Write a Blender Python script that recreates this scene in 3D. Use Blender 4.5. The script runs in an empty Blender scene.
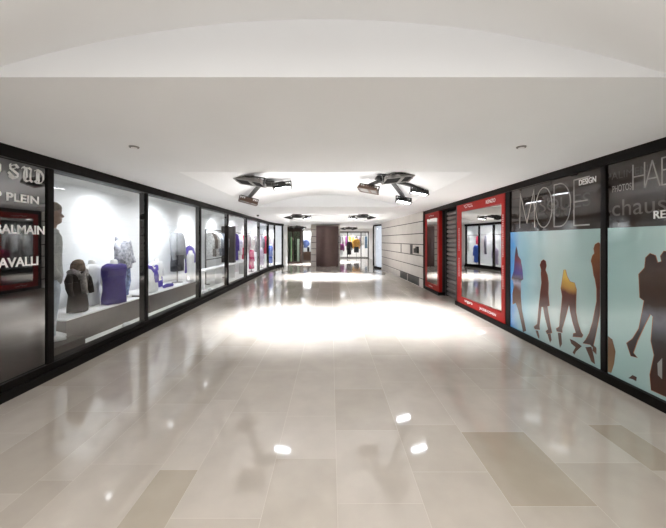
import bpy, bmesh, math, random
from mathutils import Vector, Matrix, Euler, noise
random.seed(7)
PI = math.pi
scene = bpy.context.scene
C = scene.collection

# ------------------------------------------------------------------ materials
def mat(name, col, rough=0.5, metal=0.0, spec=0.5, var=0.0, vscale=6.0, coat=0.0, bump=0.0, bscale=60.0, stretch=None):
    m = bpy.data.materials.new(name); m.use_nodes = True
    nt = m.node_tree; b = nt.nodes['Principled BSDF']
    b.inputs['Base Color'].default_value = (*col, 1)
    b.inputs['Roughness'].default_value = rough
    b.inputs['Metallic'].default_value = metal
    b.inputs['Specular IOR Level'].default_value = spec
    if coat:
        b.inputs['Coat Weight'].default_value = coat
        b.inputs['Coat Roughness'].default_value = 0.04
    tc = nt.nodes.new('ShaderNodeTexCoord'); mp = nt.nodes.new('ShaderNodeMapping')
    nt.links.new(tc.outputs['Object'], mp.inputs['Vector'])
    if stretch: mp.inputs['Scale'].default_value = stretch
    if var:
        n = nt.nodes.new('ShaderNodeTexNoise'); n.inputs['Scale'].default_value = vscale; n.inputs['Detail'].default_value = 5
        nt.links.new(mp.outputs['Vector'], n.inputs['Vector'])
        r = nt.nodes.new('ShaderNodeValToRGB')
        lo = [max(0, c*(1-var)) for c in col]; hi = [min(1, c*(1+var)) for c in col]
        r.color_ramp.elements[0].position = .3; r.color_ramp.elements[1].position = .7
        r.color_ramp.elements[0].color = (*lo, 1); r.color_ramp.elements[1].color = (*hi, 1)
        nt.links.new(n.outputs['Fac'], r.inputs['Fac']); nt.links.new(r.outputs['Color'], b.inputs['Base Color'])
    if bump:
        n2 = nt.nodes.new('ShaderNodeTexNoise'); n2.inputs['Scale'].default_value = bscale; n2.inputs['Detail'].default_value = 3
        nt.links.new(mp.outputs['Vector'], n2.inputs['Vector'])
        bp = nt.nodes.new('ShaderNodeBump'); bp.inputs['Strength'].default_value = bump; bp.inputs['Distance'].default_value = .01
        nt.links.new(n2.outputs['Fac'], bp.inputs['Height']); nt.links.new(bp.outputs['Normal'], b.inputs['Normal'])
    return m

def emis(name, col, s):
    m = bpy.data.materials.new(name); m.use_nodes = True
    nt = m.node_tree; nt.nodes.clear()
    o = nt.nodes.new('ShaderNodeOutputMaterial'); e = nt.nodes.new('ShaderNodeEmission')
    e.inputs['Color'].default_value = (*col, 1); e.inputs['Strength'].default_value = s
    nt.links.new(e.outputs[0], o.inputs['Surface']); return m

def glass(name, tint=(1, 1, 1), ior=1.5, boost=1.0, rough=0.0):
    m = bpy.data.materials.new(name); m.use_nodes = True
    nt = m.node_tree; nt.nodes.clear()
    o = nt.nodes.new('ShaderNodeOutputMaterial'); mx = nt.nodes.new('ShaderNodeMixShader')
    t = nt.nodes.new('ShaderNodeBsdfTransparent'); t.inputs['Color'].default_value = (*tint, 1)
    g = nt.nodes.new('ShaderNodeBsdfGlossy'); g.inputs['Roughness'].default_value = rough
    f = nt.nodes.new('ShaderNodeFresnel'); f.inputs['IOR'].default_value = ior
    mm = nt.nodes.new('ShaderNodeMath'); mm.operation = 'MULTIPLY'; mm.inputs[1].default_value = boost; mm.use_clamp = True
    ge = nt.nodes.new('ShaderNodeNewGeometry'); fr = nt.nodes.new('ShaderNodeMath'); fr.operation = 'SUBTRACT'; fr.inputs[0].default_value = 1
    nt.links.new(ge.outputs['Backfacing'], fr.inputs[1])            # only the outer skin of the pane mirrors
    m2 = nt.nodes.new('ShaderNodeMath'); m2.operation = 'MULTIPLY'
    nt.links.new(f.outputs[0], mm.inputs[0]); nt.links.new(mm.outputs[0], m2.inputs[0]); nt.links.new(fr.outputs[0], m2.inputs[1])
    nt.links.new(m2.outputs[0], mx.inputs[0])
    nt.links.new(t.outputs[0], mx.inputs[1]); nt.links.new(g.outputs[0], mx.inputs[2])
    nt.links.new(mx.outputs[0], o.inputs['Surface']); return m

def ramp_mat(name, stops, axis, lo, hi, rough=.3, coat=.5, noisy=0.0):
    """print whose ink runs through colours along one object axis"""
    m = mat(name, stops[0][1], rough, coat=coat, spec=.2)
    nt = m.node_tree; b = nt.nodes['Principled BSDF']; b.inputs['Coat IOR'].default_value = 1.48; b.inputs['Coat Roughness'].default_value = .02
    tc = nt.nodes.new('ShaderNodeTexCoord'); sp = nt.nodes.new('ShaderNodeSeparateXYZ')
    nt.links.new(tc.outputs['Object'], sp.inputs[0])
    mr = nt.nodes.new('ShaderNodeMapRange'); mr.inputs['From Min'].default_value = lo; mr.inputs['From Max'].default_value = hi
    nt.links.new(sp.outputs[axis], mr.inputs['Value'])
    src = mr.outputs[0]
    if noisy:
        n = nt.nodes.new('ShaderNodeTexNoise'); n.inputs['Scale'].default_value = 3.5; n.inputs['Detail'].default_value = 3
        nt.links.new(tc.outputs['Object'], n.inputs['Vector'])
        ma = nt.nodes.new('ShaderNodeMath'); ma.operation = 'MULTIPLY_ADD'; ma.inputs[1].default_value = noisy
        ad = nt.nodes.new('ShaderNodeMath'); ad.operation = 'SUBTRACT'; ad.inputs[1].default_value = noisy/2
        nt.links.new(n.outputs['Fac'], ma.inputs[0]); nt.links.new(src, ma.inputs[2])
        nt.links.new(ma.outputs[0], ad.inputs[0]); src = ad.outputs[0]
    r = nt.nodes.new('ShaderNodeValToRGB')
    while len(r.color_ramp.elements) < len(stops): r.color_ramp.elements.new(.5)
    for e, (p, c) in zip(r.color_ramp.elements, stops): e.position = p; e.color = (*c, 1)
    nt.links.new(src, r.inputs['Fac']); nt.links.new(r.outputs['Color'], b.inputs['Base Color'])
    return m

M = {}
M['ceiling'] = mat('ceiling plaster', (.89, .905, .925), .75, spec=.2, var=.015, vscale=1.2)
M['white'] = mat('white paint', (.84, .84, .84), .6, spec=.3, var=.01, vscale=2)
M['grout'] = mat('floor joint', (.52, .47, .41), .35)
for i, c in enumerate([(.50, .452, .40), (.512, .465, .413), (.487, .44, .388), (.462, .415, .36), (.40, .352, .285)]):
    M['tile%d' % i] = mat('polished limestone %d' % i, c, .065, spec=.8, var=.05, vscale=4.0, coat=.0)
    M['tile%d' % i].node_tree.nodes['Principled BSDF'].inputs['Coat Roughness'].default_value = .06
M['frame'] = mat('dark brown anodised frame', (.006, .0045, .004), .5, spec=.12, var=.1)
M['black'] = mat('black lacquer', (.012, .011, .011), .3, var=.1)
M['blackmetal'] = mat('black painted metal', (.02, .019, .018), .4, spec=.4, var=.15, vscale=20)
M['brownmetal'] = mat('bronze metal', (.12, .075, .055), .4, metal=.5, var=.1, vscale=20)
M['greymetal'] = mat('grey cast metal', (.22, .21, .20), .45, metal=.3, var=.06, vscale=20)
M['tint'] = mat('black backed glass', (.010, .010, .011), .02, spec=1.0)
M['tint'].node_tree.nodes['Principled BSDF'].inputs['IOR'].default_value = 1.7
M['tintr'] = mat('smoked glass', (.034, .026, .022), .03, spec=.6, var=.3, vscale=2.0)
M['glass'] = glass('shop glass', (.97, .98, .98), 1.62, 1.0)
M['glassg'] = glass('green lift glass', (.75, .85, .78), 1.5, 1.2)
M['mirror'] = mat('mirror', (.48, .47, .45), .015, metal=1.0)
M['red'] = mat('red lacquered frame', (.34, .009, .007), .45, spec=.2, var=.05)
M['lettering'] = mat('white vinyl lettering', (.85, .85, .84), .5)
M['letter_grey'] = mat('pale outline lettering', (.42, .40, .38), .5)
M['letter_faint'] = mat('faint grey lettering', (.056, .047, .042), .4)
M['letter_mid'] = mat('translucent grey lettering', (.13, .112, .10), .4)
M['stone'] = mat('pale stone cladding', (.60, .565, .53), .45, var=.05, vscale=3)
M['joint'] = mat('black joint', (.02, .018, .016), .6)
M['grille'] = mat('grey vent metal', (.10, .095, .09), .5, metal=.2, var=.1)
M['shutter'] = mat('grey steel shutter', (.22, .205, .20), .35, metal=.3, var=.08)
M['panel'] = mat('dark brown metal cladding', (.13, .085, .078), .25, metal=.55, var=.12, vscale=3)
M['lensdark'] = mat('unlit dark lens', (.008, .008, .008), .7, spec=.1, var=.1)
M['bronze'] = mat('dark bronze door frame', (.030, .017, .013), .4, metal=.3, var=.15)
M['platform'] = mat('taupe display platform', (.12, .10, .085), .5, var=.1)
M['shopfloor'] = mat('shop floor', (.78, .77, .74), .4, var=.03)
M['wood'] = mat('brown wood', (.11, .06, .04), .4, var=.2, vscale=8, stretch=(1, 1, 6))
M['lampon'] = emis('lit flood lens', (.90, .94, 1.0), 26)
M['lampdim'] = emis('warm flood lens', (1.0, .9, .78), 5)
M['slot'] = emis('shop ceiling slot light', (.97, .98, 1.0), 8)
M['reflectgreen'] = emis('green reflection glow', (.45, .6, .35), .4)
M['shopwhite'] = mat('cool white shop wall', (.80, .815, .83), .6, var=.01)
M['skin'] = mat('mannequin skin', (.24, .15, .11), .45, var=.08)
M['formwhite'] = mat('white mannequin form', (.80, .80, .78), .35, var=.03)
M['hair'] = mat('ash brown hair', (.17, .13, .095), .55, var=.3, vscale=40, stretch=(1, 1, .2))
def fab(name, c, v=.12, vs=14): return mat(name, c, .85, spec=.2, var=v, vscale=vs, bump=.25, bscale=90)

# ------------------------------------------------------------------ mesh helpers
class MB:
    def __init__(s): s.v = []; s.f = []; s.m = []; s.cm = 0
    def add(s, vs, fs):
        o = len(s.v); s.v += [Vector(p) for p in vs]
        for f in fs: s.f.append([i+o for i in f]); s.m.append(s.cm)
        return s
    def box(s, x0, x1, y0, y1, z0, z1):
        vs = [(x, y, z) for z in (z0, z1) for (x, y) in ((x0, y0), (x1, y0), (x1, y1), (x0, y1))]
        return s.add(vs, [(3, 2, 1, 0), (4, 5, 6, 7), (0, 1, 5, 4), (1, 2, 6, 5), (2, 3, 7, 6), (3, 0, 4, 7)])
    def poly(s, pts): return s.add(pts, [list(range(len(pts)))])
    def prism(s, pts, z0, z1):
        n = len(pts)
        vs = [(p[0], p[1], z0) for p in pts] + [(p[0], p[1], z1) for p in pts]
        fs = [list(range(n))[::-1], list(range(n, 2*n))] + [(i, (i+1) % n, n+(i+1) % n, n+i) for i in range(n)]
        return s.add(vs, fs)
    def loft(s, rings, caps=True):
        n = len(rings[0]); vs = [p for r in rings for p in r]; fs = []
        for k in range(len(rings)-1):
            for i in range(n):
                a, b = k*n+i, k*n+(i+1) % n
                fs.append((a, b, b+n, a+n))
        if caps: fs.append(list(range(n))[::-1]); fs.append(list(range((len(rings)-1)*n, len(rings)*n)))
        return s.add(vs, fs)
    def tube(s, p0, p1, r0, r1=None, n=10):
        return s.path([p0, p1], [r0, r1 if r1 is not None else r0], n)
    def path(s, pts, rad, n=10, flat=1.0):
        pts = [Vector(p) for p in pts]; rings = []
        for k, p in enumerate(pts):
            d = (pts[min(k+1, len(pts)-1)] - pts[max(k-1, 0)]).normalized()
            up = Vector((0, 1, 0)) if abs(d.y) < .9 else Vector((1, 0, 0))
            a = d.cross(up).normalized(); b = d.cross(a).normalized()
            rings.append([p + a*math.cos(2*PI*i/n)*rad[k] + b*math.sin(2*PI*i/n)*rad[k]*flat for i in range(n)])
        return s.loft(rings)
    def obox(s, mtx, hx, hy, hz, c=(0, 0, 0)):
        vs = [mtx @ Vector((c[0]+x*hx, c[1]+y*hy, c[2]+z*hz)) for z in (-1, 1) for (x, y) in ((-1, -1), (1, -1), (1, 1), (-1, 1))]
        return s.add(vs, [(3, 2, 1, 0), (4, 5, 6, 7), (0, 1, 5, 4), (1, 2, 6, 5), (2, 3, 7, 6), (3, 0, 4, 7)])
    def bar(s, p0, p1, w, h):
        p0, p1 = Vector(p0), Vector(p1); d = p1-p0; q = d.to_track_quat('X', 'Z').to_matrix().to_4x4()
        return s.obox(Matrix.Translation((p0+p1)/2) @ q, d.length/2, w/2, h/2)
    def build(s, name, ms, parent=None, origin=None, smooth=False, wrinkle=0, wscale=9, bevel=0):
        ms = ms if isinstance(ms, (list, tuple)) else [ms]
        if wrinkle:
            sd = random.uniform(0, 50)
            for p in s.v:
                q = Vector((p.x*wscale+sd, p.y*wscale, p.z*wscale*.7))
                p += noise.noise_vector(q)*wrinkle
        off = Vector((0, 0, 0)); par = parent
        while par is not None: off += par.location; par = par.parent
        if origin is not None: loc = Vector(origin) - off; off = Vector(origin)
        else: loc = Vector((0, 0, 0))
        me = bpy.data.meshes.new(name)
        me.from_pydata([tuple(p-off) for p in s.v], [], s.f)
        for m in ms: me.materials.append(m)
        for p, k in zip(me.polygons, s.m): p.material_index = k; p.use_smooth = smooth
        bm = bmesh.new(); bm.from_mesh(me); bmesh.ops.recalc_face_normals(bm, faces=bm.faces[:]); bm.to_mesh(me); bm.free()
        o = bpy.data.objects.new(name, me); C.objects.link(o); o.location = loc
        if parent: o.parent = parent
        if bevel:
            b = o.modifiers.new('bevel', 'BEVEL'); b.width = bevel; b.segments = 2; b.limit_method = 'ANGLE'
        return o

def ring(cx, cy, z, rw, rd, n=20, rot=0, sq=1.0):
    out = []
    for i in range(n):
        a = 2*PI*i/n; ca, sa = math.cos(a), math.sin(a)
        e = sq
        px = rd*math.copysign(abs(ca)**e, ca); py = rw*math.copysign(abs(sa)**e, sa)
        c, s = math.cos(rot), math.sin(rot)
        out.append(Vector((cx+px*c-py*s, cy+px*s+py*c, z)))
    return out

def thing(name, label, cat, loc, group=None):
    o = bpy.data.objects.new(name, None); C.objects.link(o); o.location = loc; o.empty_display_size = .1
    o['label'] = label; o['category'] = cat
    if group: o['group'] = group
    return o
def tag(o, label, cat, group=None):
    o['label'] = label; o['category'] = cat
    if group: o['group'] = group
    return o
def struct(o, label=None, cat=None):
    o['kind'] = 'structure'
    if label: o['label'] = label
    if cat: o['category'] = cat
    return o
def sempty(name, loc, label=None, cat=None):
    o = bpy.data.objects.new(name, None); C.objects.link(o); o.location = loc; o.empty_display_size = .1
    return struct(o, label, cat)

# ------------------------------------------------------------------ dimensions
EYE = 1.67; F = 300.0; VX, VY = 331.0, 240.0
H = 2.665                     # flat ceiling
XL, XR = -3.42, 3.28          # glass lines of the two shopfronts
def on_left(px, py, x=3.41):  # point of the left glass seen at a pixel -> (y, z)
    d = F*x/(VX-px); return d, EYE-(py-VY)*d/F
def on_right(px, py, x=3.265):
    d = F*x/(px-VX); return d, EYE-(py-VY)*d/F

# ------------------------------------------------------------------ floor
mb = MB()
YE = 31.0
xs = [-7.0]
special = [(1.13, 1.675, 1.88, 2.61), (2.32, 2.62, 2.17, 2.71), (-1.245, -.965, .6, 2.18), (-.965, -.42, .9, 1.80), (.585, 1.13, 2.16, 2.71)]
edges = [-7.0, -6.4, -5.85, -5.3, -4.75, -4.2, -3.66, -3.12, -2.58, -2.03, -1.79, -1.245, -.965, -.42, .04, .585, 1.13, 1.675, 2.32, 2.62, 3.17, 3.7, 4.25, 4.8, 5.35, 5.9, 6.45, 7.0]
for a, b in zip(edges, edges[1:]):
    y = -5.0 - random.random()
    marks = sorted((s[2], s[3]) for s in special if abs(s[0]-a) < .01)
    cuts = [y]
    while y < YE:
        L = random.choice([.55, .73, .82, .95, 1.1]); ny = y+L
        for s0, s1 in marks:
            if y < s0-1e-6 < ny or (y < s0 and ny > s0): ny = s0 if s0-y > .02 else s1
            if abs(y-s0) < 1e-6: ny = s1
        y = min(ny, YE); cuts.append(y)
    for c0, c1 in zip(cuts, cuts[1:]):
        if c1-c0 < .01: continue
        dark = any(abs(s[0]-a) < .01 and abs(s[2]-c0) < 1e-4 for s in special)
        faint = abs(a-.585) < .01 or abs(a+.965) < .01
        mb.cm = (3 if faint else 4) if dark else random.choices([0, 1, 2, 3], [5, 4, 4, 1.5])[0]
        g = .0012
        mb.poly([(a+g, c0+g, 0), (b-g, c0+g, 0), (b-g, c1-g, 0), (a+g, c1-g, 0)])
mb.cm = 5
mb.poly([(-7, -6, -.0015), (7, -6, -.0015), (7, YE, -.0015), (-7, YE, -.0015)])
struct(mb.build('floor', [M['tile%d' % i] for i in range(5)]+[M['grout']]))

# ------------------------------------------------------------------ ceiling with three shallow barrel vaults
VC, VH, VR = -.06, 2.17, .354
def vault_z(x):
    t = (x-VC)/VH
    return H + max(0, VR*(1-t*t))
vaults = [(-2.96, 1.833), (4.39, 9.0), (11.5, 16.1)]
mb = MB()
def cq(x0, x1, y0, y1): mb.poly([(x0, y0, H), (x0, y1, H), (x1, y1, H), (x1, y0, H)])
cq(-7, VC-VH, 16.1, YE); cq(VC+VH, 7, 16.1, YE); cq(-3.5, VC-VH, -5, 16.1); cq(VC+VH, 3.7, -5, 16.1)
ys = [-5] + [v for p in vaults for v in p] + [YE]
for k in range(0, len(ys), 2): cq(VC-VH, VC+VH, ys[k], ys[k+1])
N = 40
for y0, y1 in vaults:
    vx = [VC-VH+2*VH*i/N for i in range(N+1)]
    for a, b in zip(vx, vx[1:]):
        mb.poly([(a, y0, vault_z(a)), (a, y1, vault_z(a)), (b, y1, vault_z(b)), (b, y0, vault_z(b))])
        for yy in (y0, y1): mb.poly([(a, yy, H), (a, yy, vault_z(a)), (b, yy, vault_z(b)), (b, yy, H)])
struct(mb.build('ceiling', M['ceiling']))

# back wall behind the camera and end walls
struct(MB().box(-3.6, 3.7, -5.15, -5.0, 0, 2.7).build('wall_back', M['white']))
struct(MB().box(-7, 7, 30.6, 30.8, 0, 2.7).build('wall_front', M['white']))

# ------------------------------------------------------------------ text and strokes on a wall plane
def LP(u, v, k=0): return Vector((-3.4195+k, u, v))      # left glass, k lifts towards the corridor
def RP(u, v, k=0): return Vector((3.2745-k, u, v))
def text_mesh(txt, rect, plane, name, m, parent, bold=0.0, k=.003, shear=0):
    """rect = (u0, u1, v0, v1): u0 is where the first letter starts"""
    cu = bpy.data.curves.new('lettering', 'FONT'); cu.body = txt; cu.offset = bold; cu.shear = shear
    ob = bpy.data.objects.new('lettering_source', cu); C.objects.link(ob)
    bpy.context.view_layer.update()
    me = bpy.data.meshes.new_from_object(ob.evaluated_get(bpy.context.evaluated_depsgraph_get()))
    bpy.data.objects.remove(ob)
    vs = [v.co.copy() for v in me.vertices]; fs = [list(p.vertices) for p in me.polygons]
    x0, x1 = min(v.x for v in vs), max(v.x for v in vs); y0, y1 = min(v.y for v in vs), max(v.y for v in vs)
    u0, u1, v0, v1 = rect
    mb = MB()
    for j, du in enumerate((-.02*(rect[3]-rect[2]), 0, .02*(rect[3]-rect[2])) if bold >= .015 else (0,)):        # heavier strokes for the bold words
        mb.add([plane(u0+(v.x-x0)/(x1-x0)*(u1-u0)+du, v0+(v.y-y0)/(y1-y0)*(v1-v0), k+j*.0003) for v in vs], fs)
    bpy.data.meshes.remove(me)
    return mb.build(name, m, parent)
def ribbon(mb, pts, w, plane, k=.003):
    for (a, b) in zip(pts, pts[1:]):
        a, b = Vector(a), Vector(b); d = (b-a)
        if d.length < 1e-6: continue
        d.normalize(); n = Vector((-d.y, d.x))*w/2; a2, b2 = a-d*w*.35, b+d*w*.35
        mb.poly([plane(*(a2+n), k), plane(*(b2+n), k), plane(*(b2-n), k), plane(*(a2-n), k)])
def nib(mb, pts, w, plane, flip=1, k=.003):
    """broad-pen stroke: the nib keeps its slant while it follows the path"""
    n = Vector((math.cos(.75), math.sin(.75)))*w/2; n.x *= flip
    for a, b in zip(pts, pts[1:]):
        a, b = Vector(a), Vector(b)
        mb.poly([plane(*(a-n), k), plane(*(a+n), k), plane(*(b+n), k), plane(*(b-n), k)])
    ribbon(mb, pts, w*.28, plane, k+.0006)

# ------------------------------------------------------------------ left shopfront
lm = [-1.6, .9, 3.645, 5.546, 7.832, 9.94, 12.14, 14.29, 16.4]   # mullion positions along the corridor
curve = [(-3.42, 16.4), (-3.30, 17.6), (-2.98, 18.5)]
mb = MB()
mb.prism([(-3.6, -5), (-3.37, -5), (-3.37, 16.4), (-3.25, 17.62), (-2.92, 18.56), (-3.08, 18.62), (-3.42, 17.7), (-3.6, 16.5)], 2.535, H)
struct(mb.build('trim_1', M['frame']))
mb = MB()
mb.prism([(-3.6, -5), (-3.35, -5), (-3.35, 16.4), (-3.23, 17.62), (-2.90, 18.56), (-3.08, 18.64), (-3.42, 17.7), (-3.6, 16.5)], 0, .10)
mb.prism([(-3.56, -5), (-3.385, -5), (-3.385, 16.4), (-3.265, 17.61), (-2.94, 18.56), (-3.06, 18.6), (-3.40, 17.7), (-3.56, 16.5)], .10, .175)
struct(mb.build('baseboard_left', M['frame']))
def mull(mb, x, y, w=.075, z0=.175, z1=2.535): mb.box(x-.10, x+.02, y-w/2, y+w/2, z0, z1)
# black tinted first window
for k, (a, b) in enumerate(((-5.0, .9), (.9, 3.645))):
    w = sempty('window_%d' % (k+1), (XL, (a+b)/2, 0), 'black backed shop window with white names lettered on it' if k else 'black backed shop window beside the camera', 'window')
    MB().box(-3.47, -3.42, a+.04, b-.04, .175, 2.535).build('pane', M['tint'], w)
    f = MB(); mull(f, XL, b); f.build('mullion', M['frame'], w)
    if k == 1: wL = w
    if k == 1:
        # blackletter word
        S = MB(); hgt = .155
        def gl(paths, u0, uw, v0, vh, wd):
            for p in paths: nib(S, [(u0+a_*uw, v0+b_*vh) for a_, b_ in p], wd, LP)
        gl([[(.85, .80), (.62, .98), (.30, .86), (.22, .68), (.50, .54), (.80, .38), (.78, .16), (.45, .02), (.12, .18)], [(.08, .40), (.45, .12), (.70, .20)], [(.35, .62), (.70, .80)], [(.22, .95), (.22, .75)]], 3.165, .135, 2.325, .165, .030)
        gl([[(.02, .82), (.18, .98), (.34, .88), (.24, .62), (.20, .30), (.30, .10), (.50, .02), (.80, .18)], [(.62, .98), (.86, .88), (.80, .60), (.80, .14), (.98, .04)], [(.45, .95), (.45, .22)]], 3.31, .125, 2.325, .165, .030)
        gl([[(.05, .86), (.30, .98), (.66, .88), (.90, .66), (.90, .32), (.66, .08), (.32, .04), (.06, .16)], [(.28, .90), (.28, .14)], [(.48, .86), (.44, .50), (.48, .14)]], 3.45, .125, 2.325, .165, .030)
        gl([[(.1, .86), (.5, .98), (.9, .7), (.9, .3), (.5, .03), (.1, .16)], [(.3, .9), (.3, .1)]], 2.985, .125, 2.325, .165, .030)
        S.build('lettering', M['lettering'], w)
        text_mesh('P PLEIN', (3.045, 3.507, 2.085, 2.175), LP, 'lettering', M['lettering'], w, .018)
        text_mesh('BALMAIN', (3.045, 3.577, 1.735, 1.835), LP, 'lettering', M['lettering'], w, .018)
        text_mesh('CAVALLI', (2.99, 3.50, 1.378, 1.482), LP, 'lettering', M['lettering'], w, .018)
# clear display windows
for k, (a, b) in enumerate(zip(lm[2:], lm[3:])):
    w = sempty('window_%d' % (k+3), (XL, (a+b)/2, 0))
    MB().box(-3.426, -3.414, a+.04, b-.04, .175, 2.535).build('pane', M['glass'], w)
    f = MB(); mull(f, XL, b); f.build('mullion', M['frame'], w)
for k in range(2):
    (x0, y0), (x1, y1) = curve[k], curve[k+1]
    w = sempty('window_%d' % (k+9), ((x0+x1)/2, (y0+y1)/2, 0))
    d = Vector((x1-x0, y1-y0)).normalized(); n = Vector((d.y, -d.x))*.006
    MB().prism([(x0+n.x, y0+n.y), (x1+n.x, y1+n.y), (x1-n.x, y1-n.y), (x0-n.x, y0-n.y)], .175, 2.535).build('pane', M['glass'], w)
    f = MB(); f.box(x1-.07, x1+.03, y1-.035, y1+.035, .175, 2.535); f.build('mullion', M['frame'], w)

# the shop behind: floor, back wall, soffit, end wall
XB = -4.63
struct(MB().prism([(XB, 3.45), (-3.6, 3.45), (-3.6, 16.6), (-3.42, 17.75), (-3.1, 18.66), (-3.06, 20.4), (-3.46, 21.0), (-3.46, 25), (XB, 25)], 0, .10).build('floor_shop', M['shopfloor']))
struct(MB().box(XB-.1, XB, 3.35, 25, 0, 2.9).build('wall_shop', M['shopwhite']))
struct(MB().box(XB, -3.48, 3.35, 3.5, .0, 2.8).build('wall_shop_near', M['shopwhite']))
struct(MB().prism([(XB, 25), (-3.45, 25), (-3.45, 21.1), (-3.05, 20.5), (-3.05, 18.64), (-2.98, 18.64), (-2.98, 20.53), (-3.38, 21.13), (-3.38, 25.1), (XB, 25.1)], 0, 2.8).build('wall_shop_end', M['shopwhite']))
struct(MB().prism([(XB, 3.35), (-3.48, 3.35), (-3.48, 16.6), (-3.3, 17.7), (-3.0, 18.6), (-3.0, 20.6), (-3.42, 21.1), (-3.42, 25), (XB, 25)], 2.80, 2.86).build('ceiling_shop', M['shopwhite']))
# strip lights in the shop soffit
spots = []
for i, (y, wy) in enumerate([(5.2, 6.2), (7.2, 8.0), (9.2, 9.6), (11.4, 11.6), (13.6, 13.8), (15.8, 16.0), (18.0, 18.2), (21.0, 21.0), (23.5, 23.5)]):
    spots.append((y, wy))
    if i < 3:
        t = thing('shop_spotlight', ['small round spotlight in the shop soffit above the hooded figure', 'small round spotlight in the shop soffit above the grey vest', 'small round spotlight in the shop soffit before the clothes rack'][i], 'light', (-3.85, y, 2.80), 'spotlights in the shop soffit')
        MB().loft([ring(-3.85, y, 2.765, .07, .07, 18, 0, 1), ring(-3.85, y, 2.80, .08, .08, 18, 0, 1)]).build('housing', M['white'], t)
        MB().loft([ring(-3.85, y, 2.758, .05, .05, 18, 0, 1), ring(-3.85, y, 2.765, .05, .05, 18, 0, 1)]).build('diffuser', M['slot'], t)

# ------------------------------------------------------------------ garments and forms (front towards the corridor)
def torso(mb, x, y, prof, rot=0, n=20, sq=.85):
    mb.loft([ring(x+p[3] if len(p) > 3 else x, y, p[0], p[1], p[2], n, rot, sq) for p in prof]); return mb
def R2(x, y, dx, dy, rot):
    c, s = math.cos(rot), math.sin(rot); return (x+dx*c-dy*s, y+dx*s+dy*c)

def bust(label, x, y, z0, hgt, w, m_top, m_low=None, scarf=None, rot=0, sleeves=True, m_form=None, cap=None, stand=False, group='dressed forms in the shop windows', name='display_bust', hem=0.0, bag=0):
    """clothed half figure: white form with neck, garment body, two sleeves"""
    mf = m_form or M['formwhite']
    t = thing(name, label, 'mannequin', (x, y, z0), group)
    zt = z0+hgt; s = hgt
    zs = zt-.09*1.0                                    # shoulder line
    f = MB(); torso(f, x, y, [(zs-.10, w*.28, w*.17), (zs-.01, w*.20, w*.13), (zs+.025, .055, .055), (zt-.015, .05, .05), (zt, .03, .03)], rot)
    f.build('neck', mf, t, smooth=True)
    zb = z0+hem
    prof = []
    for q, (ww, dd) in ((0, (.46, .30)), (.12, (.47, .30)), (.35, (.43, .27)), (.55, (.42, .26)), (.75, (.47, .29)), (.88, (.50, .28)), (.95, (.46, .24)), (1.0, (.26, .18))):
        prof.append((zb+(zs+.015-zb)*q, w*ww, w*dd))
    if m_low is not None:
        cut = zb+(zs-zb)*.42
        g = MB(); torso(g, x, y, [(zb, w*.44, w*.28), (zb+.1*s, w*.46, w*.29), (cut+.03, w*.42, w*.26)], rot); g.build('lower_garment', m_low, t, smooth=True, wrinkle=.012)
        prof = [p for p in prof if p[0] > cut]; prof.insert(0, (cut, w*.45, w*.29))
    g = MB(); torso(g, x, y, prof, rot); o = g.build('garment', m_top, t, smooth=True, wrinkle=.014)
    if sleeves:
        for sd in (-1, 1):
            pts = [R2(x, y, 0, sd*w*.40, rot)+(zs-.02,), R2(x, y, .01, sd*w*.53, rot)+(zs-.12*s-.03,), R2(x, y, .03, sd*w*.58, rot)+(zs-.32*s,), R2(x, y, .07, sd*w*.56, rot)+(zs-.5*s,)]
            a = MB().path(pts, [w*.13, w*.15, w*.13, w*.10], 12); a.build('sleeve', m_top, t, smooth=True, wrinkle=.010)
    if scarf is not None:
        sc = MB(); rr = []
        for i in range(13):
            a = 2*PI*i/12; rr.append(R2(x, y, .16*w*1.6*math.cos(a), .2*w*1.5*math.sin(a), rot)+(zs+.015+.02*math.sin(3*a)-(.07 if abs(a-0) < .6 or abs(a-2*PI) < .6 else 0),))
        sc.path(rr, [.045]*13, 10)
        sc.path([R2(x, y, .16*w*1.7, -.03, rot)+(zs-.02,), R2(x, y, .32*w, -.02, rot)+(zs-.16,), R2(x, y, .33*w, 0, rot)+(zs-.32,)], [.04, .05, .04], 10)
        sc.build('scarf', scarf, t, smooth=True, wrinkle=.012)
    if cap is not None:
        cp = MB(); torso(cp, x, y, [(zt-.06, .085, .09), (zt-.02, .095, .10), (zt+.05, .085, .09), (zt+.10, .06, .065), (zt+.12, .03, .03)], rot); cp.build('woollen_cap', cap, t, smooth=True, wrinkle=.014)
    if stand or hem > 0:
        sb = MB().path([(x, y, z0+.01), (x, y, z0+hem+.15)], [.02, .02], 8).loft([ring(x, y, z0, .14, .14, 20, 0, 1), ring(x, y, z0+.015, .14, .14, 20, 0, 1)])
        sb.build('stand', M['greymetal'], t)
    return t

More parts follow.
